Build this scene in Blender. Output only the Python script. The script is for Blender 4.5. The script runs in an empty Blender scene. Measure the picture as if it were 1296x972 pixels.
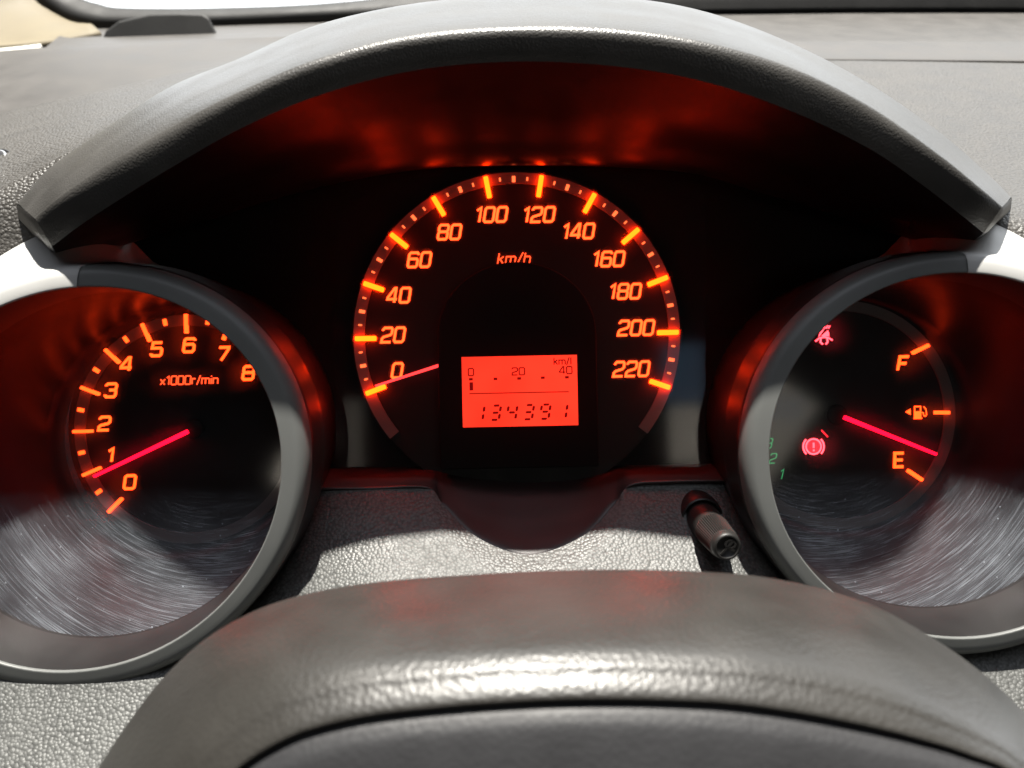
import bpy, bmesh, math, random
from mathutils import Vector, Matrix

random.seed(7)
R = math.radians
SC = bpy.context.scene
COL = SC.collection

# ------------------------------------------------------------------ camera
PITCH = R(28.0)
ROLL = R(-1.15)
FPX, CX, CY = 1050.0, 648.0, 486.0
EYE = Vector((0.0, 0.0, 1.15))
# cluster frame: u right, v up in the dial plane, w out of the dials towards the driver
GROT = Matrix(((1, 0, 0),
               (0, math.sin(PITCH), -math.cos(PITCH)),
               (0, math.cos(PITCH), math.sin(PITCH)))).to_4x4()
MG = Matrix.Translation(EYE) @ GROT
cam_d = bpy.data.cameras.new('camera')
cam = bpy.data.objects.new('camera', cam_d)
COL.objects.link(cam)
cam.matrix_world = MG @ Matrix.Rotation(ROLL, 4, 'Z')
cam_d.sensor_width = 36.0
cam_d.lens = 36.0 * FPX / 1296.0
cam_d.clip_start = 0.01
cam_d.clip_end = 100.0
cam_d.dof.use_dof = True
cam_d.dof.focus_distance = 0.300
cam_d.dof.aperture_fstop = cam_d.lens / 2.1
SC.camera = cam

# ------------------------------------------------------------------ light
world = bpy.data.worlds.new('World')
SC.world = world
world.use_nodes = True
bgn = world.node_tree.nodes['Background']
bgn.inputs['Color'].default_value = (0.86, 0.90, 1.0, 1)
_tc = world.node_tree.nodes.new('ShaderNodeTexCoord')
_sx = world.node_tree.nodes.new('ShaderNodeSeparateXYZ')
_mr = world.node_tree.nodes.new('ShaderNodeMapRange')      # dim cabin: pale headliner above, dark floor below
_mr.inputs['From Min'].default_value = 0.80
_mr.inputs['From Max'].default_value = 0.98
_mr.inputs['To Min'].default_value = 0.003
_mr.inputs['To Max'].default_value = 0.65
world.node_tree.links.new(_tc.outputs['Generated'], _sx.inputs[0])
world.node_tree.links.new(_sx.outputs['Z'], _mr.inputs['Value'])
world.node_tree.links.new(_mr.outputs[0], bgn.inputs['Strength'])

sun_d = bpy.data.lights.new('sun', 'SUN')
sun_d.energy = 5.0
sun_d.angle = R(1.2)
sun_d.color = (1.0, 0.955, 0.87)
sun = bpy.data.objects.new('sun', sun_d)
COL.objects.link(sun)
SUN_DIR = Vector((-0.01, 0.215, 1.0)).normalized()      # towards the sun
sun.rotation_euler = SUN_DIR.to_track_quat('Z', 'Y').to_euler()


def window_lamp(u, v, su, sv, radiance, col, spin=0.0, w=0.70):
    """a patch of daylight in the side glass behind the driver, placed in the cluster frame"""
    d = bpy.data.lights.new('side_window_light', 'AREA')
    d.shape = 'RECTANGLE'
    d.size, d.size_y = su, sv
    d.energy = math.pi * su * sv * radiance
    d.color = col
    o = bpy.data.objects.new('side_window_light', d)
    COL.objects.link(o)
    o.matrix_world = MG @ Matrix.Translation((u, v, w)) @ Matrix.Rotation(spin, 4, 'Z')
    return o


CREAM, SKYB = (1.0, 0.90, 0.76), (0.42, 0.68, 1.0)
window_lamp(0.268, 0.010, 0.065, 0.095, 0.45, SKYB)
window_lamp(0.272, -0.085, 0.055, 0.090, 1.2, CREAM)
window_lamp(0.375, -0.078, 0.170, 0.140, 1.1, CREAM, R(56))
window_lamp(0.385, -0.050, 0.150, 0.030, 0.8, SKYB)
window_lamp(-0.250, -0.075, 0.030, 0.110, 0.45, CREAM)
window_lamp(-0.345, -0.130, 0.070, 0.045, 2.2, CREAM, R(-25))

vs = SC.view_settings
vs.view_transform = 'Standard'
vs.look = 'None'
vs.exposure = 1.25
vs.gamma = 1.0
vs.use_curve_mapping = False
SC.render.engine = 'CYCLES'
cy = SC.cycles
cy.use_denoising = True
try:
    cy.denoiser = 'OPENIMAGEDENOISE'
except Exception:
    pass
cy.max_bounces = 7
cy.diffuse_bounces = 3
cy.glossy_bounces = 3
cy.transparent_max_bounces = 12
cy.sample_clamp_indirect = 12.0
cy.caustics_reflective = True
cy.caustics_refractive = True


# ------------------------------------------------------------------ helpers
def P(px, py, d):
    """photo pixel at depth d (m in front of the lens) -> point in the cluster frame"""
    x, y = (px - CX) * d / FPX, (CY - py) * d / FPX
    c, s = math.cos(ROLL), math.sin(ROLL)
    return Vector((c * x - s * y, s * x + c * y, -d))


def cat(pts, t):
    """Catmull-Rom through pts at parameter t in 0..1 (by index)"""
    n = len(pts) - 1
    f = min(max(t, 0.0), 1.0) * n
    i = min(int(f), n - 1)
    u = f - i
    p1, p2 = pts[i], pts[i + 1]
    p0 = pts[i - 1] if i > 0 else p1 * 2 - p2
    p3 = pts[i + 2] if i + 2 <= n else p2 * 2 - p1
    return 0.5 * ((2 * p1) + (p2 - p0) * u + (2 * p0 - 5 * p1 + 4 * p2 - p3) * u * u
                  + (3 * p1 - p0 - 3 * p2 + p3) * u * u * u)


def loft(rows, nu, nv, smooth_v=True):
    """rows: lists of points; returns verts, faces of a smooth grid through them"""
    rr = [[cat(r, i / nu) for i in range(nu + 1)] for r in rows]
    V, F = [], []
    for i in range(nu + 1):
        colp = [r[i] for r in rr]
        for j in range(nv + 1):
            if smooth_v:
                V.append(cat(colp, j / nv))
            else:
                f = j / nv * (len(colp) - 1)
                k = min(int(f), len(colp) - 2)
                V.append(colp[k].lerp(colp[k + 1], f - k))
    for i in range(nu):
        for j in range(nv):
            a = i * (nv + 1) + j
            F.append((a, a + 1, a + nv + 2, a + nv + 1))
    return V, F


def rings(rs, closed=True):
    """list of rings (equal point counts) -> skin"""
    n = len(rs[0])
    V = [p for r in rs for p in r]
    F = []
    for k in range(len(rs) - 1):
        for i in range(n if closed else n - 1):
            j = (i + 1) % n
            F.append((k * n + i, k * n + j, (k + 1) * n + j, (k + 1) * n + i))
    return V, F


def merge(*vf):
    V, F = [], []
    for v, f in vf:
        o = len(V)
        V += list(v)
        F += [tuple(i + o for i in q) for q in f]
    return V, F


def prism(poly, w0, w1):
    """polygon of (u,v) extruded from w0 to w1 in the cluster frame"""
    n = len(poly)
    V = [Vector((u, v, w0)) for u, v in poly] + [Vector((u, v, w1)) for u, v in poly]
    F = [tuple(range(n - 1, -1, -1)), tuple(range(n, 2 * n))]
    F += [(i, (i + 1) % n, n + (i + 1) % n, n + i) for i in range(n)]
    return V, F


def link(name, V, F, mat, parent=None, origin=None, smooth=False, bevel=0.0, solid=0.0):
    """mesh from cluster-frame points; origin = cluster-frame origin of its thing"""
    o0 = origin if origin is not None else Vector((0, 0, 0))
    me = bpy.data.meshes.new(name)
    me.from_pydata([tuple(Vector(v) - o0) for v in V], [], F)
    bm = bmesh.new()
    bm.from_mesh(me)
    bmesh.ops.recalc_face_normals(bm, faces=bm.faces)
    bm.to_mesh(me)
    bm.free()
    me.materials.append(mat)
    if smooth:
        me.shade_smooth()
    ob = bpy.data.objects.new(name, me)
    COL.objects.link(ob)
    if parent is not None:
        ob.parent = parent
    else:
        ob.matrix_world = MG @ Matrix.Translation(o0)
    if solid:
        m = ob.modifiers.new('thickness', 'SOLIDIFY')
        m.thickness = solid
        m.offset = -1
    if bevel:
        m = ob.modifiers.new('bevel', 'BEVEL')
        m.width = bevel
        m.segments = 3
        m.limit_method = 'ANGLE'
    return ob


def thing(name, label, category, origin, group=None):
    o = bpy.data.objects.new(name, None)
    COL.objects.link(o)
    o.matrix_world = MG @ Matrix.Translation(origin)
    o.empty_display_size = 0.01
    o['label'] = label
    o['category'] = category
    if group:
        o['group'] = group
    return o


def tag(o, label, category, kind=None):
    o['label'] = label
    o['category'] = category
    if kind:
        o['kind'] = kind
    return o


# ------------------------------------------------------------------ materials
def newmat(name):
    m = bpy.data.materials.new(name)
    m.use_nodes = True
    nt = m.node_tree
    return m, nt, nt.nodes['Principled BSDF'], nt.nodes['Material Output']


def plastic(name, col, rough, spec=0.5, grain=0.0, gscale=700.0, gdepth=0.00025, vary=0.12, metallic=0.0, coat=0.0, crease_dark=0.0):
    m, nt, b, out = newmat(name)
    N, L = nt.nodes, nt.links
    b.inputs['Metallic'].default_value = metallic
    b.inputs['Specular IOR Level'].default_value = spec
    b.inputs['Coat Weight'].default_value = coat
    b.inputs['Coat Roughness'].default_value = 0.12
    tc = N.new('ShaderNodeTexCoord')
    # uneven tone and sheen: handling wear and dust
    nz = N.new('ShaderNodeTexNoise')
    nz.inputs['Scale'].default_value = 60.0
    nz.inputs['Detail'].default_value = 6.0
    L.new(tc.outputs['Object'], nz.inputs['Vector'])
    mr = N.new('ShaderNodeMapRange')
    mr.inputs['From Min'].default_value = 0.3
    mr.inputs['From Max'].default_value = 0.7
    mr.inputs['To Min'].default_value = 1.0 - vary
    mr.inputs['To Max'].default_value = 1.0 + vary
    L.new(nz.outputs['Fac'], mr.inputs['Value'])
    mx = N.new('ShaderNodeVectorMath')
    mx.operation = 'SCALE'
    mx.inputs[0].default_value = col
    L.new(mr.outputs[0], mx.inputs['Scale'])
    L.new(mx.outputs[0], b.inputs['Base Color'])
    mr2 = N.new('ShaderNodeMapRange')
    mr2.inputs['From Min'].default_value = 0.3
    mr2.inputs['From Max'].default_value = 0.7
    mr2.inputs['To Min'].default_value = max(0.02, rough - 0.05)
    mr2.inputs['To Max'].default_value = rough + 0.05
    L.new(nz.outputs['Fac'], mr2.inputs['Value'])
    L.new(mr2.outputs[0], b.inputs['Roughness'])
    if grain > 0:
        # pebbled leather grain: rounded cells with sunk creases, warped a little
        wn = N.new('ShaderNodeTexNoise')
        wn.inputs['Scale'].default_value = gscale * 0.6
        L.new(tc.outputs['Object'], wn.inputs['Vector'])
        wa = N.new('ShaderNodeVectorMath')
        wa.operation = 'SCALE'
        wa.inputs['Scale'].default_value = 0.4 / gscale
        L.new(wn.outputs['Color'], wa.inputs[0])
        ad = N.new('ShaderNodeVectorMath')
        ad.operation = 'ADD'
        L.new(tc.outputs['Object'], ad.inputs[0])
        L.new(wa.outputs[0], ad.inputs[1])
        vo = N.new('ShaderNodeTexVoronoi')
        vo.feature = 'F1'
        vo.inputs['Scale'].default_value = gscale
        L.new(ad.outputs[0], vo.inputs['Vector'])
        inv = N.new('ShaderNodeMath')
        inv.operation = 'SUBTRACT'
        inv.inputs[0].default_value = 1.0
        L.new(vo.outputs['Distance'], inv.inputs[1])
        # base colour darkened in the creases between pebbles
        gr = N.new('ShaderNodeMapRange')
        gr.inputs['From Min'].default_value = 0.35
        gr.inputs['From Max'].default_value = 0.80
        gr.inputs['To Min'].default_value = 1.0
        gr.inputs['To Max'].default_value = 1.0 - crease_dark
        L.new(vo.outputs['Distance'], gr.inputs['Value'])
        gm = N.new('ShaderNodeVectorMath')
        gm.operation = 'SCALE'
        L.new(mx.outputs[0], gm.inputs[0])
        L.new(gr.outputs[0], gm.inputs['Scale'])
        L.new(gm.outputs[0], b.inputs['Base Color'])
        bp = N.new('ShaderNodeBump')
        bp.inputs['Strength'].default_value = grain
        bp.inputs['Distance'].default_value = gdepth
        L.new(inv.outputs[0], bp.inputs['Height'])
        L.new(bp.outputs[0], b.inputs['Normal'])
    return m


def glow(name, col, strength):
    m, nt, b, out = newmat(name)
    N, L = nt.nodes, nt.links
    e = N.new('ShaderNodeEmission')
    e.inputs['Color'].default_value = (*col, 1)
    e.inputs['Strength'].default_value = strength
    L.new(e.outputs[0], out.inputs['Surface'])
    N.remove(b)
    return m


def clear_lens(name, haze=0.06, scratch=0.5, centre=(0, 0)):
    """clear plastic cover: mostly see-through, mirror glint, slight haze, circular wiping scratches"""
    m, nt, b, out = newmat(name)
    N, L = nt.nodes, nt.links
    N.remove(b)
    tr = N.new('ShaderNodeBsdfTransparent')
    tr.inputs['Color'].default_value = (0.97, 0.97, 0.97, 1)
    hz = N.new('ShaderNodeBsdfRefraction')
    hz.inputs['IOR'].default_value = 1.12
    hz.inputs['Roughness'].default_value = 0.75
    m1 = N.new('ShaderNodeMixShader')
    m1.inputs[0].default_value = haze
    L.new(tr.outputs[0], m1.inputs[1])
    L.new(hz.outputs[0], m1.inputs[2])
    # scratches: polar noise, long along the arc and thin across it
    tc = N.new('ShaderNodeTexCoord')
    sp = N.new('ShaderNodeSeparateXYZ')
    mp = N.new('ShaderNodeMapping')
    mp.inputs['Location'].default_value = (-centre[0], -centre[1], 0)
    L.new(tc.outputs['Object'], mp.inputs['Vector'])
    L.new(mp.outputs[0], sp.inputs[0])
    ln = N.new('ShaderNodeVectorMath')
    ln.operation = 'LENGTH'
    L.new(mp.outputs[0], ln.inputs[0])
    an = N.new('ShaderNodeMath')
    an.operation = 'ARCTAN2'
    L.new(sp.outputs['Y'], an.inputs[0])
    L.new(sp.outputs['X'], an.inputs[1])
    def scratch_layer(fr, fa, lo, hi, seed):
        cb = N.new('ShaderNodeCombineXYZ')
        a = N.new('ShaderNodeMath'); a.operation = 'MULTIPLY'; a.inputs[1].default_value = fr
        c = N.new('ShaderNodeMath'); c.operation = 'MULTIPLY'; c.inputs[1].default_value = fa
        L.new(ln.outputs['Value'], a.inputs[0])
        L.new(an.outputs[0], c.inputs[0])
        L.new(a.outputs[0], cb.inputs['X'])
        L.new(c.outputs[0], cb.inputs['Y'])
        cb.inputs['Z'].default_value = seed
        n = N.new('ShaderNodeTexNoise')
        n.inputs['Scale'].default_value = 1.0
        n.inputs['Detail'].default_value = 2.0
        L.new(cb.outputs[0], n.inputs['Vector'])
        r = N.new('ShaderNodeMapRange')
        r.inputs['From Min'].default_value = lo
        r.inputs['From Max'].default_value = hi
        L.new(n.outputs['Fac'], r.inputs['Value'])
        return r.outputs[0]
    s1 = scratch_layer(4600, 4.0, 0.54, 0.82, 1.3)
    s2 = scratch_layer(9000, 7.0, 0.56, 0.80, 5.7)
    mxx = N.new('ShaderNodeMath'); mxx.operation = 'MAXIMUM'
    L.new(s1, mxx.inputs[0]); L.new(s2, mxx.inputs[1])
    # dust specks
    du = N.new('ShaderNodeTexVoronoi')
    du.inputs['Scale'].default_value = 260.0
    L.new(tc.outputs['Object'], du.inputs['Vector'])
    dr = N.new('ShaderNodeMapRange')
    dr.inputs['From Min'].default_value = 0.10
    dr.inputs['From Max'].default_value = 0.04
    L.new(du.outputs['Distance'], dr.inputs['Value'])
    mx2 = N.new('ShaderNodeMath'); mx2.operation = 'MAXIMUM'
    L.new(mxx.outputs[0], mx2.inputs[0]); L.new(dr.outputs[0], mx2.inputs[1])
    # patchy scratches; mask paints the low sun patch and clears the shaded part
    pn_ = N.new('ShaderNodeTexNoise')
    pn_.inputs['Scale'].default_value = 45.0
    L.new(tc.outputs['Object'], pn_.inputs['Vector'])
    wy = N.new('ShaderNodeMapRange')
    wy.inputs['From Min'].default_value = -0.028
    wy.inputs['From Max'].default_value = -0.052
    wy.inputs['To Min'].default_value = 0.06
    wy.inputs['To Max'].default_value = 1.9
    L.new(sp.outputs['Y'], wy.inputs['Value'])
    wm = N.new('ShaderNodeMath'); wm.operation = 'MULTIPLY'
    L.new(wy.outputs[0], wm.inputs[0]); L.new(pn_.outputs['Fac'], wm.inputs[1])
    ba = N.new('ShaderNodeMath'); ba.operation = 'MULTIPLY_ADD'
    ba.inputs[1].default_value = scratch * 1.3
    ba.inputs[2].default_value = scratch * 0.34
    L.new(mx2.outputs[0], ba.inputs[0])
    sc = N.new('ShaderNodeMath'); sc.operation = 'MULTIPLY'
    L.new(wm.outputs[0], sc.inputs[0]); L.new(ba.outputs[0], sc.inputs[1])
    df = N.new('ShaderNodeBsdfDiffuse')
    df.inputs['Color'].default_value = (0.74, 0.79, 0.88, 1)
    m2 = N.new('ShaderNodeMixShader')
    L.new(sc.outputs[0], m2.inputs[0])
    L.new(m1.outputs[0], m2.inputs[1])
    L.new(df.outputs[0], m2.inputs[2])
    fr = N.new('ShaderNodeFresnel')
    fr.inputs['IOR'].default_value = 1.46
    gl = N.new('ShaderNodeBsdfGlossy')
    gl.inputs['Roughness'].default_value = 0.07
    m3 = N.new('ShaderNodeMixShader')
    L.new(fr.outputs[0], m3.inputs[0])
    L.new(m2.outputs[0], m3.inputs[1])
    L.new(gl.outputs[0], m3.inputs[2])
    L.new(m3.outputs[0], out.inputs['Surface'])
    return m


M_DASH = plastic('dash_plastic', (0.075, 0.070, 0.064), 0.46, 0.45, 1.0, 800, 0.0004, crease_dark=0.3)
M_DASHS = plastic('dash_smooth', (0.080, 0.075, 0.070), 0.48, 0.35, 0.25, 1500, 0.0001)
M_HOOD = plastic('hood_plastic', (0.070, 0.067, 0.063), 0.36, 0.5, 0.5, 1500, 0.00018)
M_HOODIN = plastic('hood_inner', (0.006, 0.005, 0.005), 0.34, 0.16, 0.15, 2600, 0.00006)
M_PANEL = plastic('grained_trim', (0.088, 0.090, 0.086), 0.48, 0.5, 0.6, 920, 0.0004, crease_dark=0.45)
M_WHEEL = plastic('wheel_leather', (0.032, 0.030, 0.027), 0.38, 0.5, 0.24, 900, 0.0004)
M_WHEELS = plastic('wheel_cover', (0.030, 0.030, 0.032), 0.5, 0.3, 0.3, 900, 0.0002)
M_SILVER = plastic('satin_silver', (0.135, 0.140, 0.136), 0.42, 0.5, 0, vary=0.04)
M_SILVER_SUNLIT = plastic('sunlit_silver', (0.46, 0.46, 0.45), 0.45, 0.5, 0, vary=0.04)  # paler copy of the bezel silver, sunlight painted into its tone
M_BLACK = plastic('gloss_black', (0.010, 0.009, 0.009), 0.30, 0.5, 0, vary=0.2)
M_WALL = plastic('tube_wall', (0.016, 0.014, 0.014), 0.36, 0.8, 0, vary=0.1)
M_INWALL = plastic('inner_wall_black', (0.010, 0.009, 0.009), 0.40, 0.25, 0, vary=0.15)
M_LIP = plastic('lip_black', (0.012, 0.011, 0.011), 0.4, 0.5, 0, vary=0.1)
M_SCOOP = plastic('scoop_plastic', (0.050, 0.034, 0.034), 0.42, 0.5, 0.1, 2000, 0.00006)
M_MATT = plastic('matt_black', (0.004, 0.004, 0.004), 0.7, 0.2, 0, vary=0.2)
M_DIAL = plastic('dial_print', (0.006, 0.0055, 0.0055), 0.55, 0.3, 0, vary=0.2)
M_RING = plastic('dial_ring', (0.16, 0.14, 0.135), 0.5, 0.4, 0, vary=0.08)
M_RUBBER = plastic('rubber_black', (0.012, 0.012, 0.012), 0.6, 0.4, 0.3, 900, 0.0002)
M_KNOB = plastic('knob_plastic', (0.018, 0.017, 0.016), 0.45, 0.5, 0, vary=0.15)
M_BEIGE = plastic('pillar_trim', (0.20, 0.17, 0.115), 0.6, 0.3, 0.2, 1500, 0.0001, vary=0.05)
M_DOOR = plastic('door_trim', (0.62, 0.60, 0.55), 0.6, 0.3, 0, vary=0.04)
M_CHROME = plastic('satin_metal', (0.45, 0.46, 0.48), 0.3, 0.5, 0, metallic=0.8)
M_TICK = glow('lit_tick', (1.0, 0.022, 0.0007), 13.0)
M_TICK2 = glow('lit_fine_tick', (1.0, 0.10, 0.028), 1.25)
M_NUM = glow('lit_numeral', (1.0, 0.040, 0.0068), 3.6)
M_TNUM = glow('lit_numeral_side', (1.0, 0.040, 0.0045), 3.5)
M_UNIT = glow('lit_unit', (1.0, 0.050, 0.012), 1.6)
M_NEEDLE = glow('lit_needle', (1.0, 0.0022, 0.016), 2.6)
M_NEEDLE2 = glow('lit_needle_dim', (1.0, 0.030, 0.030), 1.5)
M_LCD = glow('lcd_backlight', (1.0, 0.030, 0.013), 0.80)
_n, _l = M_LCD.node_tree.nodes, M_LCD.node_tree.links
_e = [q for q in _n if q.type == 'EMISSION'][0]
_c = _n.new('ShaderNodeTexCoord')
_z = _n.new('ShaderNodeTexNoise'); _z.inputs['Scale'].default_value = 55.0; _z.inputs['Detail'].default_value = 1.0
_r = _n.new('ShaderNodeMapRange'); _r.inputs['From Min'].default_value = .3; _r.inputs['From Max'].default_value = .7
_r.inputs['To Min'].default_value = .66; _r.inputs['To Max'].default_value = .92
_l.new(_c.outputs['Object'], _z.inputs['Vector']); _l.new(_z.outputs['Fac'], _r.inputs['Value']); _l.new(_r.outputs[0], _e.inputs['Strength'])
M_LCDINK = plastic('lcd_ink', (0.10, 0.003, 0.003), 0.6, 0.2, 0, vary=0.0)
M_LCDINK.node_tree.nodes['Principled BSDF'].inputs['Emission Color'].default_value = (1, 0.01, 0.01, 1)
M_LCDINK.node_tree.nodes['Principled BSDF'].inputs['Emission Strength'].default_value = 0.065
M_WARN = glow('warning_red', (1.0, 0.040, 0.055), 3.2)
M_WARN2 = glow('warning_red_fill', (1.0, 0.02, 0.03), 1.0)
M_GREEN = glow('gear_green', (0.02, 0.30, 0.10), 0.38)
M_SKY = glow('daylight_sky', (0.93, 0.97, 1.0), 1.0)

# ------------------------------------------------------------------ sky beyond the glass
def dome():
    V, F = [], []
    na, ne, r = 40, 16, 6.0
    for i in range(na + 1):
        a = R(-34 + 100 * i / na)
        for j in range(ne + 1):
            e = R(-20 + 75 * j / ne)
            V.append(Vector((r * math.sin(a) * math.cos(e), r * math.cos(a) * math.cos(e), r * math.sin(e))) + EYE)
    for i in range(na):
        for j in range(ne):
            a = i * (ne + 1) + j
            F.append((a, a + 1, a + ne + 2, a + ne + 1))
    me = bpy.data.meshes.new('sky')
    me.from_pydata([tuple(v) for v in V], [], F)
    me.materials.append(M_SKY)
    o = bpy.data.objects.new('sky', me)
    COL.objects.link(o)
    o['kind'] = 'structure'


dome()

# ------------------------------------------------------------------ dashboard (setting)
def PL(lst):
    return [P(*p) for p in lst]


O0 = Vector((0, 0, 0))
dash = bpy.data.objects.new('dashboard', None)
COL.objects.link(dash)
dash.matrix_world = MG
dash['kind'] = 'structure'

# left pad: upper slope, crease, lower slope running down to the hood
rows = [PL([(-120, 75, .56), (55, 60, .555), (200, 52, .555), (340, 47, .555), (520, 42, .555)]),
        PL([(-150, 95, .535), (45, 70, .537), (200, 60, .540), (340, 55, .545), (520, 50, .545)]),
        PL([(-170, 130, .500), (20, 100, .505), (170, 80, .515), (330, 66, .525), (520, 56, .530)]),
        PL([(-200, 180, .460), (0, 143, .470), (145, 111, .485), (290, 82, .50), (520, 62, .51)])]
V, F = loft(rows, 40, 30)
link('upper_pad', V, F, M_DASHS, dash, smooth=True)
rows = [PL([(-200, 180, .460), (0, 143, .470), (145, 111, .485), (290, 82, .50), (520, 62, .51)]),
        PL([(-180, 250, .36), (0, 190, .37), (130, 150, .385), (270, 110, .40), (520, 80, .42)]),
        PL([(-150, 300, .31), (0, 233, .32), (100, 184, .325), (220, 128, .33), (520, 90, .36)]),
        PL([(-150, 315, .30), (0, 248, .308), (100, 196, .315), (220, 138, .32), (520, 95, .35)]),
        PL([(-150, 420, .30), (0, 345, .305), (80, 300, .308), (200, 200, .31), (520, 140, .34)])]
V, F = loft(rows, 40, 40)
link('side_pad', V, F, M_DASH, dash, smooth=True)
rows = [PL([(90, 33, .668), (200, 33, .668), (340, 28, .668), (520, 22, .668)]),
        PL([(54, 63, .552), (200, 55, .552), (340, 50, .552), (520, 45, .552)])]
V, F = loft(rows, 20, 6)
link('glass_shelf', V, F, M_DASHS, dash, smooth=True)
# right: shelf below the glass, rolled lip, grained pad
rows = [PL([(500, 20, .68), (900, 19, .68), (1100, 17, .68), (1450, 17, .68)]),
        PL([(500, 60, .560), (900, 58, .560), (1100, 57, .560), (1450, 57, .560)])]
V, F = loft(rows, 20, 6)
link('glass_shelf', V, F, M_DASHS, dash, smooth=True)
rows = [PL([(500, 57, .542), (900, 56, .542), (1100, 55, .542), (1450, 56, .542)]),
        PL([(500, 52, .534), (900, 52, .534), (1100, 52, .534), (1450, 53, .534)]),
        PL([(500, 66, .505), (900, 65, .505), (1100, 65, .505), (1450, 67, .505)]),
        PL([(500, 75, .490), (900, 74, .490), (1100, 75, .490), (1450, 78, .490)]),
        PL([(500, 79, .492), (900, 78, .492), (1100, 79, .492), (1450, 82, .492)])]
V, F = loft(rows, 20, 20)
link('shelf_lip', V, F, M_DASHS, dash, smooth=True)
rows = [PL([(500, 76, .491), (900, 75, .491), (1100, 76, .491), (1296, 79, .491), (1450, 82, .491)]),
        PL([(500, 90, .46), (900, 90, .46), (1100, 92, .46), (1296, 96, .46), (1450, 100, .46)]),
        PL([(500, 120, .41), (900, 120, .41), (1100, 130, .41), (1296, 140, .41), (1450, 145, .41)]),
        PL([(500, 170, .36), (900, 170, .36), (1130, 180, .355), (1296, 205, .35), (1450, 215, .35)]),
        PL([(500, 200, .36), (960, 200, .345), (1200, 245, .305), (1296, 270, .295), (1450, 290, .29)]),
        PL([(500, 230, .36), (980, 225, .345), (1215, 275, .295), (1310, 325, .285), (1450, 350, .275)])]
V, F = loft(rows, 40, 50)
link('grained_pad', V, F, M_DASH, dash, smooth=True)

# lower grained panel below the centre gauge, running on under the wheel
def pd(x, y):
    """depth of the panel slope at photo point x, y: it falls away less steeply towards the pods"""
    e = max(0, min(1, max((470 - x) / 220, (x - 900) / 220)))
    e = e * e * (3 - 2 * e)
    return (.2948 * (1 - e) + .3005 * e) - (y - 605) * (.000207 * (1 - e) + .000146 * e)
PTOP = [(-260, 640), (-110, 670), (-60, 745), (0, 800), (70, 829), (137, 838), (230, 820), (300, 777), (345, 725), (372, 665), (395, 618), (470, 618), (540, 617), (562, 640), (604, 680), (670, 702), (738, 678), (778, 638), (798, 614), (850, 609), (908, 606), (925, 618), (948, 648), (985, 718), (1030, 766), (1100, 806), (1185, 823), (1300, 795), (1400, 690), (1500, 640)]
prow = []
for k in range(9):
    f = (k / 8) ** 1.3
    prow.append([P(x, y + (1100 - y) * f, pd(x, y + (1100 - y) * f) + (.0015 if k == 0 else 0)) for x, y in PTOP])
rows = prow
V, F = loft(rows, 174, 64)
link('lower_panel', V, F, M_PANEL, dash, smooth=True)

# ------------------------------------------------------------------ windscreen surround, pillar, door
lo = PL([(30, -25, .66), (45, 0, .66), (70, 23, .66), (100, 34, .66), (140, 36, .66), (280, 33, .66), (440, 27, .66), (650, 23, .69), (880, 20, .69), (1100, 18, .69), (1296, 18, .69), (1500, 20, .69)])
mi = PL([(48, -25, .655), (62, -2, .655), (85, 14, .655), (112, 24, .655), (150, 28, .655), (280, 26, .655), (440, 18, .655), (650, 5, .69), (880, -10, .69), (1100, -15, .69), (1296, -15, .69), (1500, -15, .69)])
up = PL([(70, -25, .662), (86, -6, .662), (105, 4, .662), (125, 10, .662), (160, 16, .662), (280, 16, .662), (440, 8, .662), (650, -20, .70), (880, -60, .70), (1100, -80, .70), (1296, -80, .70), (1500, -80, .70)])
V, F = loft([lo, mi, up], 80, 8)
ws = link('windscreen_seal', V, F, M_RUBBER, None, smooth=True, solid=0.004)
tag(ws, 'black rubber band along the bottom edge of the windscreen', 'seal')

V, F = loft([PL([(-120, 75, .60), (0, 66, .60), (60, 61, .60), (130, 48, .61)]),
             PL([(-120, 55, .62), (0, 55, .62), (70, 45, .63), (115, 36, .655)]),
             PL([(-120, -10, .64), (0, 0, .65), (50, 5, .66), (85, 30, .665)]),
             PL([(-120, -80, .64), (0, -80, .65), (20, -60, .66), (38, -20, .668)])], 16, 16)
pl = link('windscreen_pillar', V, F, M_BEIGE, None, smooth=True, solid=0.004)
tag(pl, 'beige plastic pillar trim at the windscreen corner', 'pillar trim')
V, F = loft([PL([(-150, 80, .585), (0, 67, .585), (54, 61, .585)]),
             PL([(-150, 110, .54), (-10, 96, .54), (42, 84, .54)]),
             PL([(-150, 160, .50), (-30, 135, .50), (5, 122, .50)])], 10, 10)
dr = link('door_panel', V, F, M_DOOR, None, smooth=True, solid=0.003)
tag(dr, 'pale door trim in glaring sun left of the dashboard', 'door trim')

# ------------------------------------------------------------------ instrument hood
S_ = [(22, 258), (60, 215), (130, 165), (215, 110), (300, 75), (400, 32), (520, 5), (650, -6), (780, -4), (890, 14), (1000, 54), (1100, 106), (1190, 168), (1250, 220), (1280, 250)]
B_ = [(45, 277), (82, 246), (145, 204), (220, 161), (302, 118), (402, 76), (520, 46), (650, 35), (780, 38), (890, 54), (1000, 86), (1100, 135), (1188, 196), (1240, 238), (1268, 262)]
C_ = [(66, 312), (102, 285), (152, 252), (217, 212), (300, 165), (400, 122), (520, 90), (650, 78), (780, 84), (890, 103), (1000, 140), (1100, 188), (1170, 236), (1220, 275), (1245, 295)]
D_ = [(80, 338), (125, 320), (185, 302), (255, 282), (335, 256), (420, 233), (530, 214), (650, 209), (780, 211), (880, 220), (950, 240), (1020, 260), (1090, 283), (1150, 302), (1210, 322)]
nst = len(S_)
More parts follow.
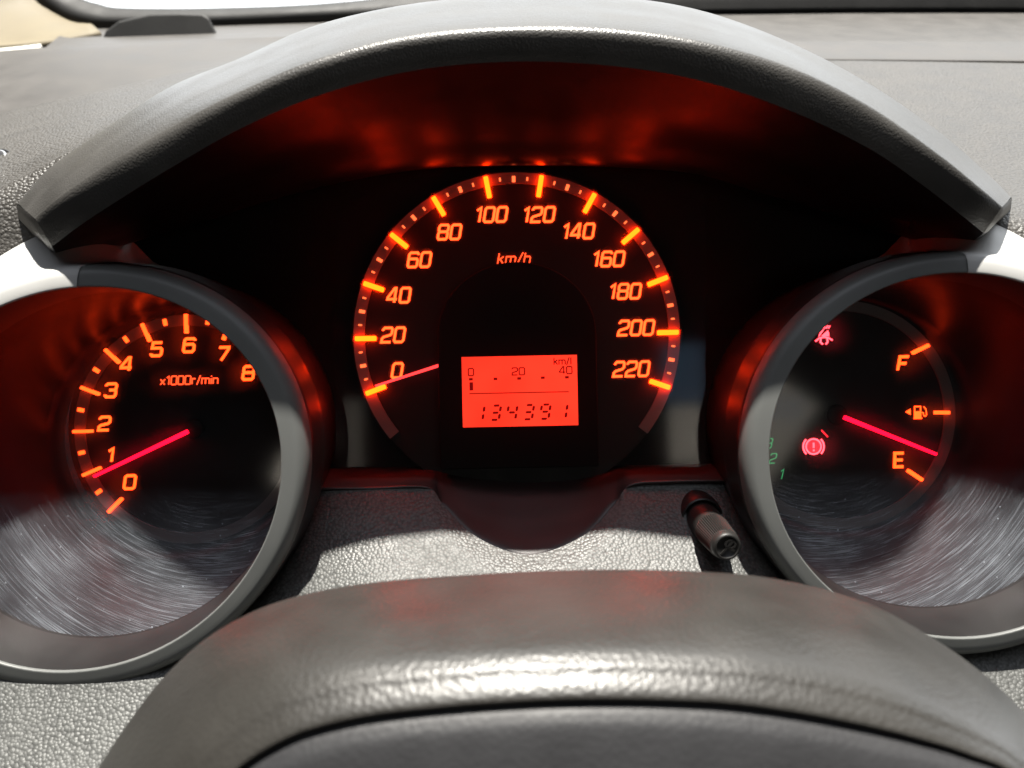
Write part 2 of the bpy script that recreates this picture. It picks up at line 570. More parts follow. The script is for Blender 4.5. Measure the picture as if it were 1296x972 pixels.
def mixd(c, e):
    """depth along the arch: c at the crown, e at the feet, the haunches a little further forward"""
    k = .0045 if c < .27 else 0.0
    fs = [abs(2 * i / (nst - 1) - 1) for i in range(nst)]
    return [c + (e - c) * f ** 3 - k * math.sin(math.pi * f) ** 2 for f in fs]
def lerp2(a, b, t):
    return [(p[0] + (q[0] - p[0]) * t, p[1] + (q[1] - p[1]) * t) for p, q in zip(a, b)]
def row(xy, ds, dy=0):
    return [P(x, y + dy, d) for (x, y), d in zip(xy, ds)]
hood_o = P(650, 60, .26)
hood = thing('instrument_hood', 'dark grey arched hood over the speedometer', 'hood', hood_o)
outer = [row(S_, mixd(.40, .36), 60), row(S_, mixd(.33, .31), 14), row(S_, mixd(.288, .284), 0),
         row(lerp2(S_, B_, .40), mixd(.2605, .272)), row(lerp2(S_, B_, .62), mixd(.2500, .2675)), row(lerp2(S_, B_, .80), mixd(.2438, .2645)), row(lerp2(S_, B_, .92), mixd(.2408, .2628)), row(B_, mixd(.2395, .2618)),
         row(lerp2(B_, C_, .14), mixd(.2390, .2614)), row(lerp2(B_, C_, .34), mixd(.2393, .2616)), row(lerp2(B_, C_, .68), mixd(.2405, .2626)), row(C_, mixd(.2422, .2640))]
inner = [row(C_, mixd(.2422, .2640)), row(lerp2(C_, D_, .25), mixd(.2541, .274)), row(lerp2(C_, D_, .5), mixd(.2671, .284)), row(lerp2(C_, D_, .75), mixd(.2816, .297)), row(D_, mixd(.298, .312)), row(D_, mixd(.318, .322), -10)]
for k in (0, -1):
    # blunt, slightly domed end face closing each foot
    pr = [r[k] for r in outer[1:]] + [inner[1][k], inner[2][k]]
    ct = sum(pr, Vector()) / len(pr)
    dirn = (outer[4][k] - outer[4][1 if k == 0 else -2]).normalized()
    mid_ = [p.lerp(ct, .18) + dirn * .0014 for p in pr]
    m_ = len(pr)
    V = pr + mid_ + [ct + dirn * .0020]
    F = [(i, (i + 1) % m_, m_ + (i + 1) % m_, m_ + i) for i in range(m_)] + [(m_ + i, m_ + (i + 1) % m_, 2 * m_) for i in range(m_)]
    link('end_cap', V, F, M_HOOD, hood, hood_o, smooth=True)
V, F = loft(outer, 120, 60)
link('cowl', V, F, M_HOOD, hood, hood_o, smooth=True)
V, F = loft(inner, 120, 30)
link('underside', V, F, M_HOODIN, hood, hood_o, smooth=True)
# back wall of the recess
bw = [P(x, y - 6, .316) for x, y in D_]
bw += [P(1104 + 200 * math.cos(R(t)), 543 - 200 * math.sin(R(t)), .316) for t in range(60, 216, 10)]
bw += [P(204 + 200 * math.cos(R(t)), 555 - 200 * math.sin(R(t)), .316) for t in range(-30, 126, 10)]
V, F = prism([p[:2] for p in bw], -.320, -.316)
link('back_wall', V, F, M_MATT, hood, hood_o)
# shelf and scoop under the speedometer
back = PL([(395, 593, .3155), (470, 592, .3155), (545, 591, .3155), (565, 591, .3155), (610, 591, .3155), (668, 591, .3155), (725, 591, .3155), (770, 590, .3155), (792, 589, .3155), (850, 588, .3155), (925, 586, .3155)])
mid1 = PL([(395, 600, .306), (470, 600, .306), (540, 599, .305), (562, 606, .306), (606, 622, .305), (668, 632, .304), (730, 622, .305), (774, 604, .306), (796, 596, .305), (850, 595, .306), (925, 593, .306)])
mid2 = PL([(393, 610, .298), (470, 610, .298), (540, 610, .298), (560, 624, .299), (602, 652, .296), (668, 670, .293), (734, 652, .296), (776, 622, .299), (798, 606, .298), (850, 603, .298), (925, 601, .298)])
edge = PL([(392, 618, .293), (470, 618, .293), (540, 617, .293), (562, 641, .295), (604, 681, .288), (670, 703, .2835), (738, 679, .288), (778, 639, .295), (798, 614, .293), (850, 609, .293), (925, 608, .293)])
under = PL([(392, 624, .296), (470, 624, .296), (540, 623, .296), (562, 648, .299), (604, 688, .292), (670, 710, .2875), (738, 686, .292), (778, 646, .299), (798, 620, .296), (850, 615, .296), (925, 614, .296)])
V, F = loft([back, mid1, mid2, edge, under], 100, 24)
link('scoop', V, F, M_SCOOP, hood, hood_o, smooth=True)

# ------------------------------------------------------------------ lettering
GL = {
    '0': (1, [[(.15, 0), (.85, 0), (1, .12), (1, .88), (.85, 1), (.15, 1), (0, .88), (0, .12), 'c']]),
    '1': (.55, [[(.02, .80), (.42, 1), (.42, 0)]]),
    '2': (1, [[(0, .80), (0, .88), (.14, 1), (.86, 1), (1, .88), (1, .62), (.86, .50), (.14, .36), (0, .24), (0, 0), (1, 0)]]),
    '3': (1, [[(0, .82), (0, .88), (.14, 1), (.86, 1), (1, .88), (1, .64), (.86, .52), (1, .40), (1, .12), (.86, 0), (.14, 0), (0, .12), (0, .18)], [(.35, .52), (.86, .52)]]),
    '4': (1, [[(.78, 0), (.78, 1), (.62, 1), (0, .34), (0, .24), (1.02, .24)]]),
    '5': (1, [[(.95, 1), (.08, 1), (.04, .58), (.86, .58), (1, .46), (1, .12), (.86, 0), (.14, 0), (0, .12), (0, .18)]]),
    '6': (1, [[(1, .84), (1, .88), (.86, 1), (.15, 1), (0, .88), (0, .12), (.14, 0), (.86, 0), (1, .12), (1, .45), (.86, .57), (.05, .57)]]),
    '7': (.95, [[(0, 1), (.95, 1), (.95, .88), (.35, 0)]]),
    '8': (1, [[(.14, .53), (0, .64), (0, .88), (.14, 1), (.86, 1), (1, .88), (1, .64), (.86, .53), 'c'], [(.14, .53), (0, .42), (0, .12), (.14, 0), (.86, 0), (1, .12), (1, .42), (.86, .53)]]),
    'k': (.8, [[(0, 0), (0, 1)], [(.75, .68), (.05, .34)], [(.30, .42), (.80, 0)]]),
    'm': (1.4, [[(0, 0), (0, .66), (1.25, .66), (1.4, .54), (1.4, 0)], [(.7, .66), (.7, 0)]]),
    'h': (.85, [[(0, 0), (0, 1)], [(0, .64), (.70, .64), (.85, .52), (.85, 0)]]),
    'n': (.85, [[(0, 0), (0, .66), (.70, .66), (.85, .54), (.85, 0)]]),
    'r': (.6, [[(0, 0), (0, .66), (.62, .66)]]),
    'i': (.12, [[(.06, 0), (.06, .66)], [(.06, .84), (.06, .98)]]),
    'l': (.12, [[(.06, 0), (.06, 1)]]),
    'x': (.85, [[(0, 0), (.85, .66)], [(0, .66), (.85, 0)]]),
    '/': (.6, [[(0, -.08), (.6, 1.05)]]),
    'F': (.85, [[(0, 0), (0, 1), (.95, 1)], [(0, .5), (.8, .5)]]),
    'E': (.9, [[(.95, 1), (0, 1), (0, 0), (.95, 0)], [(0, .5), (.85, .5)]]),
}


def ribbon(pts, closed, t):
    """flat mitred band of width t along 2-D points"""
    n = len(pts)
    L_, R_ = [], []
    for i in range(n):
        p = Vector(pts[i])
        a = Vector(pts[i - 1]) if (i > 0 or closed) else None
        b = Vector(pts[(i + 1) % n]) if (i < n - 1 or closed) else None
        d1 = (p - a).normalized() if a is not None else (b - p).normalized()
        d2 = (b - p).normalized() if b is not None else d1
        n1, n2 = Vector((-d1.y, d1.x)), Vector((-d2.y, d2.x))
        m = (n1 + n2)
        m = m.normalized() if m.length > 1e-6 else n1
        k = min(1.6, 1 / max(.3, m.dot(n1)))
        L_.append(p + m * (t / 2 * k))
        R_.append(p - m * (t / 2 * k))
    F = [(i, (i + 1) % n, n + (i + 1) % n, n + i) for i in range(n if closed else n - 1)]
    return L_ + R_, F


def text_mesh(s, c, h, wd, t, shear=0.18, gap=0.34, w=0.0):
    """s centred on cluster-frame (u,v)=c; h height, wd digit width, t stroke"""
    x = 0
    chunks = []
    for ch in s:
        if ch == ' ':
            x += wd * .6
            continue
        gw, strokes = GL[ch]
        for q, st in enumerate(strokes):
            cl = st[-1] == 'c'
            pts = st[:-1] if cl else st
            V2, F = ribbon([(x + a * wd, b * h) for a, b in pts], cl, t)
            chunks.append(([Vector((v.x, v.y, q * 4e-5)) for v in V2], F))
        x += gw * wd + gap * wd
    x -= gap * wd
    V, F = merge(*chunks)
    V = [Vector((c[0] + v.x - x / 2 + (v.y - h / 2) * shear, c[1] + v.y - h / 2, w + v.z)) for v in V]
    return V, F


def tick(c, ang, r0, r1, wid, w0, w1, taper=1.0):
    ca, sa = math.cos(ang), math.sin(ang)
    pts = []
    for r, s in ((r0, -1), (r1, -1), (r1, 1), (r0, 1)):
        h = wid / 2 * s
        pts.append((c.x + ca * r - sa * h, c.y + sa * r + ca * h))
    return prism(pts, w0, w1)


def annulus(c, r0, r1, a0, a1, w, n=96, th=0.0006):
    full = abs(a1 - a0) > 6.28
    rs = []
    prof = [(r0, w - th), (r0, w), (r1, w), (r1, w - th)]
    for r, ww in prof:
        rs.append([Vector((c.x + r * math.cos(a0 + (a1 - a0) * i / n), c.y + r * math.sin(a0 + (a1 - a0) * i / n), ww)) for i in range(n if full else n + 1)])
    return rings(rs, full)


def disc(c, r, w0, w1, n=96):
    return prism([(c.x + r * math.cos(2 * math.pi * i / n), c.y + r * math.sin(2 * math.pi * i / n)) for i in range(n)], w0, w1)


PX = .310 / FPX            # one photo pixel on the dial plane, m
WD = -.310                 # dial plane

# ------------------------------------------------------------------ speedometer
c = P(654, 425, .310)
so = Vector((c.x, c.y, WD))
spd = thing('speedometer', 'large round speedometer with orange numbers 0 to 220 in the centre', 'speedometer', so)
V, F = disc(c, 206 * PX, WD - .004, WD)
link('dial_face', V, F, M_DIAL, spd, so)
V, F = annulus(c, 192 * PX, 206 * PX, R(-38), R(218), WD + .0012, 120, .001)
link('scale_ring', V, F, M_RING, spd, so)
pos = {0: (503, 469), 20: (498, 424), 40: (505, 374), 60: (531, 329), 80: (569, 294), 100: (622, 272), 120: (682, 272), 140: (732, 293), 160: (770, 328), 180: (791, 369), 200: (805, 415), 220: (799, 467)}
for k in range(0, 225, 5):
    a = R(200 - k)
    if k % 20 == 0:
        V, F = tick(c, a, 177 * PX, 203.5 * PX, 6.0 * PX, WD + .0003, WD + .0030)
        link('major_tick', V, F, M_TICK, spd, so, bevel=.0004)
        q = P(*pos[k], .310)
        V, F = text_mesh(str(k), (q.x, q.y), 18.0 * PX, 11.6 * PX, 3.1 * PX, .18, .36, WD + .0005)
        link('numeral', V, F, M_NUM, spd, so)
    elif k % 10 == 0:
        V, F = tick(c, a, 193.5 * PX, 201 * PX, 4.2 * PX, WD + .001, WD + .0015)
        link('minor_tick', V, F, M_TICK2, spd, so)
    else:
        V, F = tick(c, a, 195.5 * PX, 200 * PX, 2.2 * PX, WD + .001, WD + .0015)
        link('fine_tick', V, F, M_TICK2, spd, so)
q = P(651, 327, .310)
V, F = text_mesh('km/h', (q.x, q.y), 13 * PX, 8.4 * PX, 1.7 * PX, .2, .38, WD + .0005)
link('unit_lettering', V, F, M_UNIT, spd, so)
# raised black centre cover carrying the display
ar = []
hw = 98 * PX
for i in range(33):
    a = math.pi * i / 32
    ar.append((c.x + hw * math.cos(a), c.y + 90 * PX * math.sin(a)))
ar += [(c.x - hw, c.y - 165 * PX), (c.x + hw, c.y - 165 * PX)]
V, F = prism(ar, WD - .001, WD + .0075)
cover = link('centre_cover', V, F, M_MATT, spd, so, bevel=.0005)
# needle: thin bar from behind the cover out to the zero mark
q0, q1 = P(600, 449, .310), P(478, 488.5, .310)
dv = (q1 - q0); dn = Vector((-dv.y, dv.x, 0)).normalized()
V, F = prism([(q0 + dn * 2.2 * PX)[:2], (q1 + dn * 1.3 * PX)[:2], (q1 - dn * 1.3 * PX)[:2], (q0 - dn * 2.2 * PX)[:2]], WD + .0045, WD + .0058)
link('needle', V, F, M_NEEDLE2, spd, so)
# display
WL = WD + .0078
dl = -WL
LP = dl / FPX
lc = P(658, 495, dl)
V, F = prism([(lc.x - 73 * LP, lc.y - 44.5 * LP), (lc.x + 73 * LP, lc.y - 44.5 * LP), (lc.x + 73 * LP, lc.y + 44.5 * LP), (lc.x - 73 * LP, lc.y + 44.5 * LP)], WD + .006, WL)
lcd = link('display_screen', V, F, M_LCD, spd, so)
lcd['label'] = 'backlit red display reading 134391'
def lpix(x, y):
    return P(x, y, dl)
def lrect(x, y, w_, h_):
    q = lpix(x, y)
    return prism([(q.x - w_ / 2 * LP, q.y - h_ / 2 * LP), (q.x + w_ / 2 * LP, q.y - h_ / 2 * LP), (q.x + w_ / 2 * LP, q.y + h_ / 2 * LP), (q.x - w_ / 2 * LP, q.y + h_ / 2 * LP)], WL + .0001, WL + .0002)
for s, x, y, h_, wd_ in (('0', 596, 471, 9.0, 6.6), ('20', 656, 470, 9.0, 6.8), ('40', 716, 468.5, 9.0, 6.8), ('km/l', 712, 457, 8.6, 5.6)):
    q = lpix(x, y)
    V, F = text_mesh(s, (q.x, q.y), h_ * LP, wd_ * LP, 1.5 * LP, 0, .32, WL + .0001)
    link('display_lettering', V, F, M_LCDINK, lcd, so)
for x, y in ((596, 480), (627, 479.5), (657, 479), (687, 478), (717.5, 477.5)):
    V, F = lrect(x, y, 4.8, 3.2)
    link('scale_mark', V, F, M_LCDINK, lcd, so)
V, F = lrect(596.5, 489, 4.6, 10.5)
link('gauge_bar', V, F, M_LCDINK, lcd, so)
V, F = lrect(657, 497, 126, 1.3)
link('rule_line', V, F, M_LCDINK, lcd, so)
SEG = {'1': 'bc', '3': 'abgcd', '4': 'fgbc', '9': 'abcdfg'}
def seven(ch, x, y):
    """seven-segment digit with gaps, slanted"""
    W_, H_, t = 11.0, 18.0, 2.9
    hz = lambda yy: [(1.6, yy), (2.6, yy + t / 2), (W_ - 2.6, yy + t / 2), (W_ - 1.6, yy), (W_ - 2.6, yy - t / 2), (2.6, yy - t / 2)]
    vt = lambda xx, y0, y1: [(xx - t * .55, y0 + 1.2), (xx, y0), (xx + t * .55, y0 + 1.2), (xx + t * .55, y1 - 1.2), (xx, y1), (xx - t * .55, y1 - 1.2)]
    S = {'a': hz(H_), 'g': hz(H_ / 2), 'd': hz(0), 'f': vt(0, H_ / 2 + 1.3, H_ - .8), 'b': vt(W_, H_ / 2 + 1.3, H_ - .8), 'e': vt(0, .8, H_ / 2 - 1.3), 'c': vt(W_, .8, H_ / 2 - 1.3)}
    q = lpix(x, y)
    parts = []
    for s in SEG[ch]:
        poly = [(q.x + (a - W_ / 2 + (b - H_ / 2) * .17) * LP, q.y + (b - H_ / 2) * LP) for a, b in S[s]]
        parts.append(prism(poly, WL + .0001, WL + .0002))
    return merge(*parts)
for ch, x, y in (('1', 606.5, 522.7), ('3', 627.2, 522.3), ('4', 648, 522), ('3', 669, 521.6), ('9', 690, 521), ('1', 711.5, 520.4)):
    V, F = seven(ch, x, y)
    link('display_digit', V, F, M_LCDINK, lcd, so)
# clear cover over the recess, bowed
M_LENSC = clear_lens('clear_cover_centre', haze=0.07, scratch=0.0)
lrows = []
for y, d in ((213, .298), (330, .298), (460, .298), (591, .298)):
    lrows.append(PL([(425, y, d), (540, y, d), (655, y, d), (770, y, d), (893, y, d)]))
V, F = loft(lrows, 24, 16)
link('clear_cover', V, F, M_LENSC, spd, so, smooth=True)

# ------------------------------------------------------------------ side gauge pods
QX = .335 / FPX            # one photo pixel on the pod dials, m
WP = -.335                 # pod dial plane


def pod(side, name, label, dial_px, rim_px, kx, ky, shear):
    """side -1 left, +1 right; returns thing, origin, dial centre"""
    DR = .262
    cr, cd = P(*rim_px, DR), P(*dial_px, .335)
    o = Vector((cd.x, cd.y, WP))
    g = thing(name, label, 'gauge', o)
    def cen(d):
        t = (d - DR) / (.335 - DR)
        return cr.xy.lerp(cd.xy, t)
    N = 128
    def el(cc, r, a, w):
        """point on the slightly oval pod outline"""
        return Vector((cc.x + r * math.cos(a) * kx + shear * r * math.sin(a), cc.y + r * math.sin(a) * ky, w))
    def ring(d, r):
        cc = cen(d)
        return [el(cc, r, 2 * math.pi * i / N, -d) for i in range(N)]
    # silver bezel ring: crisp inner edge, nearly flat face, rolled outer edge
    prof = [(.2628, .06118), (.2622, .06122), (.2618, .0613), (.2615, .0615), (.26152, .0618), (.2616, .0622), (.2619, .0640), (.2622, .0654), (.2624, .0660), (.2629, .0668), (.2640, .0679), (.2665, .0684), (.2690, .0684)]
    V, F = rings([ring(d, r) for d, r in prof])
    link('bezel', V, F, M_SILVER, g, o, smooth=True)
    # dark outer wall with a step
    prof = [(.2676, .0676), (.2682, .0683), (.2700, .0687), (.2790, .0682), (.2805, .0685), (.2830, .0680), (.337, .0578)]
    V, F = rings([ring(d, r) for d, r in prof])
    link('outer_wall', V, F, M_WALL, g, o, smooth=True)
    # inside: black lip, then tapered wall down to the dial
    prof = [(.2625, .06115), (.2640, .0609), (.2680, .0602), (.2720, .0595), (.2790, .0588)]
    V, F = rings([ring(d, r) for d, r in prof])
    link('inner_lip', V, F, M_LIP, g, o, smooth=True)
    prof = [(.2790, .0588), (.2950, .0566), (.3150, .0540), (.3290, .0522), (.3335, .0508), (.3350, .0480)]
    V, F = rings([ring(d, r) for d, r in prof])
    link('inner_wall', V, F, M_INWALL, g, o, smooth=True)
    # silver shoulder sweeping back from the bezel on the upper outer side
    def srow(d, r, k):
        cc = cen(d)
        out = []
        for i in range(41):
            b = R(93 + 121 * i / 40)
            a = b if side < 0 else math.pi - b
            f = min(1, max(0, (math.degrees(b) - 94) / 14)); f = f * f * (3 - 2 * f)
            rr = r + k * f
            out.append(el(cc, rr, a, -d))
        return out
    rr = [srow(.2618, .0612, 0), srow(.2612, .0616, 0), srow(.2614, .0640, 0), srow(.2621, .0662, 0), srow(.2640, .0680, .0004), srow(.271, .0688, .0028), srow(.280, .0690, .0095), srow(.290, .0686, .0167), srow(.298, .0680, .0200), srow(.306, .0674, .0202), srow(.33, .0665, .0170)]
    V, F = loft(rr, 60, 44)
    link('shoulder', V, F, M_SILVER_SUNLIT, g, o, smooth=True)
    # dial and ring
    V, F = disc(cd, .0490, WP - .003, WP)
    link('dial_face', V, F, M_DIAL, g, o)
    V, F = annulus(cd, 131 * QX, 144.5 * QX, 0, 2 * math.pi, WP + .0010, 128, .0008)
    link('scale_ring', V, F, M_RING, g, o)
    # clear cover
    DL, RL = .2800, .0588
    cc = cen(DL)
    m = clear_lens('clear_cover_' + name, haze=0.05, scratch=0.42, centre=(cc.x - o.x - side * .035, cc.y - o.y + .02))
    rs = []
    for k in range(9):
        r = RL * (1 - k / 8) + 1e-5
        rs.append([el(cc, r, 2 * math.pi * i / 96, -DL - .0003 * (1 - (r / RL) ** 2)) for i in range(96)])
    V, F = rings(rs)
    link('clear_cover', V, F, m, g, o, smooth=True)
    return g, o, cd


def needle(g, o, p0, p1, w0, w1, mat):
    a, b = P(*p0, .331), P(*p1, .331)
    d = b - a
    n = Vector((-d.y, d.x, 0)).normalized()
    V, F = prism([(a + n * w0 * QX)[:2], (b + n * w1 * QX)[:2], (b - n * w1 * QX)[:2], (a - n * w0 * QX)[:2]], -.3316, -.3302)
    link('needle', V, F, mat, g, o, bevel=.0002)


tac, to, tcn = pod(-1, 'tachometer', 'round rev counter with orange numbers 0 to 8 on the left', (240, 543), (98, 606), 1.05, .989, .08)
tpos = {0: (165, 610), 1: (141, 576), 2: (133, 536), 3: (141, 494), 4: (161, 461), 5: (199, 442), 6: (240, 437), 7: (283, 448), 8: (315, 472)}
for k2 in range(0, 17):
    a = R(225 - 11.25 * k2)
    if k2 % 2 == 0:
        V, F = tick(tcn, a, 121 * QX, 145 * QX, 3.7 * QX, WP + .0003, WP + .0022)
        link('major_tick', V, F, M_TNUM, tac, to)
        q = P(*tpos[k2 // 2], .335)
        V, F = text_mesh(str(k2 // 2), (q.x, q.y), 16.5 * QX, 13.0 * QX, 3.6 * QX, .16, .3, WP + .0005)
        link('numeral', V, F, M_TNUM, tac, to)
    else:
        V, F = tick(tcn, a, 134 * QX, 142 * QX, 4.6 * QX, WP + .0009, WP + .0014)
        link('minor_tick', V, F, M_TNUM, tac, to)
q = P(240, 481, .335)
V, F = text_mesh('x1000r/min', (q.x, q.y), 10.5 * QX, 6.8 * QX, 1.7 * QX, .08, .30, WP + .0005)
link('unit_lettering', V, F, M_UNIT, tac, to)
needle(tac, to, (238, 546), (119, 603), 2.6, 1.8, M_NEEDLE)
V, F = disc(P(244, 543, .332), 13 * QX, -.3345, -.3320, 40)
link('hub', V, F, M_MATT, tac, to, bevel=.0006)

fue, fo, fcn = pod(1, 'fuel_gauge', 'round fuel gauge with warning lamps and letters F and E on the right', (1063, 525), (1215, 576), .985, .94, 0.0)
def rad_tick(p0, p1, wid):
    a, b = P(*p0, .335), P(*p1, .335)
    d = b - a
    n = Vector((-d.y, d.x, 0)).normalized() * wid / 2 * QX
    V, F = prism([(a + n)[:2], (b + n)[:2], (b - n)[:2], (a - n)[:2]], WP + .0003, WP + .0022)
    link('major_tick', V, F, M_TNUM, fue, fo)
rad_tick((1153, 447), (1173, 437), 4.0)
rad_tick((1181, 522), (1199, 522), 4.2)
rad_tick((1147, 595), (1165, 607), 4.0)
for s, x, y in (('F', 1142, 460), ('E', 1137, 582)):
    q = P(x, y, .335)
    V, F = text_mesh(s, (q.x, q.y), 17 * QX, 12 * QX, 3.8 * QX, .2 if s == 'F' else .04, .3, WP + .0005)
    link('numeral', V, F, M_TNUM, fue, fo)
needle(fue, fo, (1068, 528), (1185, 575), 2.6, 1.9, M_NEEDLE)
V, F = disc(P(1060, 525, .332), 13 * QX, -.3345, -.3320, 40)
link('hub', V, F, M_MATT, fue, fo, bevel=.0006)


def icon(name, strokes, polys, x, y, mat, w=WP + .0006):
    """strokes: (points, closed, width) and polys in photo pixels round (x, y), y down"""
    ch = []
    for k, (pts, cl, t) in enumerate(strokes):
        V2, F = ribbon([(a, -b) for a, b in pts], cl, t)
        ch.append(([Vector((v.x, v.y, k * .02)) for v in V2], F))
    for k, pg in enumerate(polys):
        ch.append(([Vector((a, -b, -.1 - k * .02)) for a, b in pg], [tuple(range(len(pg)))]))
    V, F = merge(*ch)
    q = P(x, y, .335)
    V = [Vector((q.x + v.x * QX, q.y + v.y * QX, w + v.z * QX * 5)) for v in V]
    return link(name, V, F, mat, fue, fo)


def arc(cx_, cy_, r, a0, a1, n=20, ry=None):
    ry = ry or r
    return [(cx_ + r * math.cos(R(a0 + (a1 - a0) * i / n)), cy_ - ry * math.sin(R(a0 + (a1 - a0) * i / n))) for i in range(n + 1)]


# fuel pump with arrow
icon('pump_symbol', [([(-3.2, -6.5), (4.2, -6.5), (4.2, 8), (-3.2, 8)], True, 1.6), ([(-5, 8.3), (6, 8.3)], False, 1.8),
                     ([(5, 1), (7.5, 1.5), (8, 5), (10, 6), (11.5, 4), (11, -3), (8, -6.5)], False, 1.3)],
     [[(-4, -.5), (5, -.5), (5, 8.5), (-4, 8.5)], [(-15, 0), (-8, -4), (-8, 4)]], 1160, 521, M_TNUM)
# seat-belt lamp: slumped figure with diagonal strap
icon('belt_lamp', [([(-11, 8), (-6, 4), (0, 2.6), (6, 4), (11, 7)], False, 2.2), ([(-4, 4), (-4.5, 9), (-1.5, 12)], False, 2.4), ([(4, 4), (4.5, 9), (2, 12)], False, 2.4),
                   ([(2.5, -8), (5.5, -12)], False, 1.8), ([(5.5, -8), (8, -11.5)], False, 1.8)],
     [[(-7, 2), (-5, -3), (-1, -7), (1.2, -7.5), (-5.5, 2)], [(-3.5, 1.4), (5.5, -6.2), (7, -2), (7, 2)], [(-1, -8), (0, -12), (2.6, -12.6), (2.2, -8)]], 1042, 424, M_WARN)
# brake lamp: ring, brackets, exclamation mark
icon('brake_lamp', [(arc(0, 0, 9.5, 0, 342, 24), True, 2.3), (arc(0, 0, 13, 135, 225, 12), False, 2.3), (arc(0, 0, 13, -45, 45, 12), False, 2.3),
                    ([(0, -5), (0, 1.8)], False, 2.6), ([(0, 3.6), (0, 6)], False, 2.6)], [], 1029, 565, M_WARN)
icon('lamp_fill', [], [arc(0, 0, 8.2, 0, 345, 24)], 1029, 565, M_WARN2)
icon('lamp_reflection', [([(-4, -5), (4, 4)], False, 2.0)], [], 1043, 549, M_WARN2)  # reflection of the brake lamp, painted as a glowing stroke
for s, x, y in (('3', 973, 561), ('2', 978, 580), ('1', 989, 600)):
    q = P(x, y, .335)
    V, F = text_mesh(s, (q.x, q.y), 12 * QX, 7.2 * QX, 1.6 * QX, .25, .3, WP + .0005)
    link('gear_numeral', V, F, M_GREEN, fue, fo)

# ------------------------------------------------------------------ trip knob
k0, k1 = P(874, 640, .300), P(921, 693, .258)
ko = k0.copy()
knob = thing('trip_knob', 'black ribbed trip reset stalk poking out of the grained panel', 'knob', ko)
ax = (k1 - k0).normalized()
e1 = ax.cross(Vector((0, 1, 0))).normalized()
e2 = ax.cross(e1).normalized()
Lk = (k1 - k0).length
def lathe_axis(prof, n, rib=0.0, r_from=0, r_to=0):
    rs = []
    for z, r in prof:
        rs.append([])
        for i in range(n):
            a = 2 * math.pi * i / n
            q = r * .88
            if rib and r_from <= z <= r_to and i % 2:
                q = r * .88 - rib
            rs[-1].append(k0 + ax * (z * Lk) + (e1 * math.cos(a) + e2 * math.sin(a)) * q)
    return rings(rs)
V, F = lathe_axis([(-.1, .0068), (.0, .0068), (.3, .0066), (.58, .0062), (.60, .0060)], 48)
link('shaft', V, F, M_KNOB, knob, ko, smooth=True)
V, F = lathe_axis([(.58, .0058), (.60, .0063), (.63, .0064), (.92, .0056), (.94, .0053), (.94, .0050)], 96, .00035, .61, .93)
link('grip', V, F, M_KNOB, knob, ko)
V, F = lathe_axis([(.92, .0053), (.955, .0053), (.985, .0050), (1.0, .0045), (1.0, .0039), (.988, .0037), (.988, .0001)], 48)
link('end_cap', V, F, M_KNOB, knob, ko, smooth=True)
ch = []
for pts, cl in (([(-.5, -.62), (.5, .62)], False), ([(-.62, .35), (.0, .0)], False), ([(-.25 + .42 * math.cos(R(t)), .35 * math.sin(R(t)) - .25) for t in range(0, 360, 30)], True)):
    V2, F2 = ribbon([(a * .0038, b * .0038) for a, b in pts], cl, .0007)
    base = k0 + ax * (.986 * Lk)
    Vt = [base + e1 * v.x + e2 * v.y for v in V2]
    Vb = [p + ax * .0005 for p in Vt]
    n = len(Vt)
    ch.append((Vt + Vb, [tuple(i + n for i in f) for f in F2] + [(f[0], f[1], f[1] + n, f[0] + n) for f in F2] + [(f[3], f[2], f[2] + n, f[3] + n) for f in F2]))
V, F = merge(*ch)
link('end_mark', V, F, M_KNOB, knob, ko)
# dark collar the stalk comes out of
V, F = lathe_axis([(-.05, .0092), (.26, .0088), (.33, .0085), (.355, .0080), (.355, .0075), (.30, .0072)], 48)
link('collar', V, F, M_LIP, knob, ko, smooth=True)

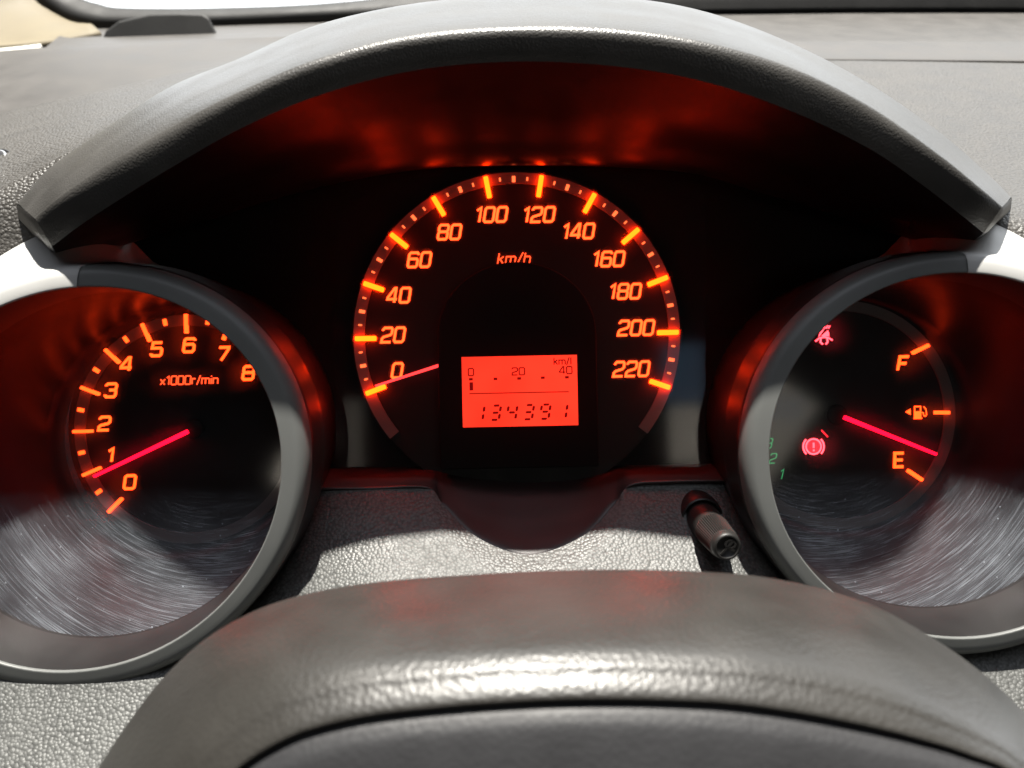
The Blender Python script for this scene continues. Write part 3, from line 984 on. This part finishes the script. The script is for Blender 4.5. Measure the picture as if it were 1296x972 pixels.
# ------------------------------------------------------------------ steering wheel
W0 = [(60, 1080), (125, 972), (165, 912), (210, 855), (270, 803), (345, 765), (450, 741), (600, 728), (750, 722), (900, 725), (1000, 737), (1100, 765), (1180, 808), (1240, 850), (1296, 902), (1400, 1010)]
W1 = [(180, 1180), (230, 1080), (262, 1020), (300, 975), (350, 942), (400, 922), (480, 905), (610, 892), (745, 886), (890, 889), (985, 899), (1080, 916), (1160, 935), (1225, 955), (1290, 985), (1390, 1080)]
wo = P(740, 800, .16)
wheel = thing('steering_wheel', 'dark leather steering wheel rim in the foreground', 'steering wheel', wo)
def wrow(t, d, dy=0):
    return [P(a[0] + (b[0] - a[0]) * t, a[1] + (b[1] - a[1]) * t + dy, d) for a, b in zip(W0, W1)]
V, F = loft([wrow(.35, .215, 30), wrow(.10, .208, 12), wrow(0, .196), wrow(.06, .186), wrow(.30, .168), wrow(.55, .1562), wrow(.70, .1520), wrow(.80, .1503), wrow(.90, .1486), wrow(.97, .1477), wrow(1.0, .1478), wrow(1.03, .1492)], 90, 72)
link('rim', V, F, M_WHEEL, wheel, wo, smooth=True)
V, F = loft([wrow(1.02, .1490), wrow(1.06, .1482), wrow(1.12, .1472), wrow(1.22, .1460), wrow(1.40, .1448), wrow(1.7, .1432), wrow(2.2, .140)], 90, 48)
link('spoke_cover', V, F, M_WHEELS, wheel, wo, smooth=True)

# ------------------------------------------------------------------ small things on the dashboard
prof = [(130, 49), (134, 39), (150, 27), (190, 18), (225, 17), (256, 18), (265, 23), (275, 43), (273, 48)]
a = [P(x, y, .600) for x, y in prof]
b = [P(200 + (x - 200) * .99, y + 1, .628) for x, y in prof]
n = len(a)
V = a + b
F = [tuple(range(n)), tuple(range(2 * n - 1, n - 1, -1))] + [(i, (i + 1) % n, n + (i + 1) % n, n + i) for i in range(n)]
so_ = P(200, 48, .61)
bx = link('dash_sensor', V, F, M_RUBBER, None, so_, bevel=.0015)
tag(bx, 'low black plastic block on the dashboard below the windscreen', 'block')

vc = P(-4, 204, .36)
vt = thing('side_vent', 'small round vent trim at the left edge of the dashboard', 'vent', vc)
def lathe_w(prof, n=40):
    tilt = Matrix.Rotation(R(-35), 3, 'X')
    rs = [[vc + tilt @ Vector((r * math.cos(2 * math.pi * i / n), r * math.sin(2 * math.pi * i / n), z)) for i in range(n)] for z, r in prof]
    return rings(rs)
V, F = lathe_w([(-.004, .0072), (.0012, .0068), (.0016, .0060), (.0002, .0052)])
link('outer_ring', V, F, M_RUBBER, vt, vc, smooth=True)
V, F = lathe_w([(-.002, .0052), (.0022, .0050), (.0026, .0040), (.0012, .0030), (.0010, .0001)])
link('vent_face', V, F, M_CHROME, vt, vc, smooth=True)
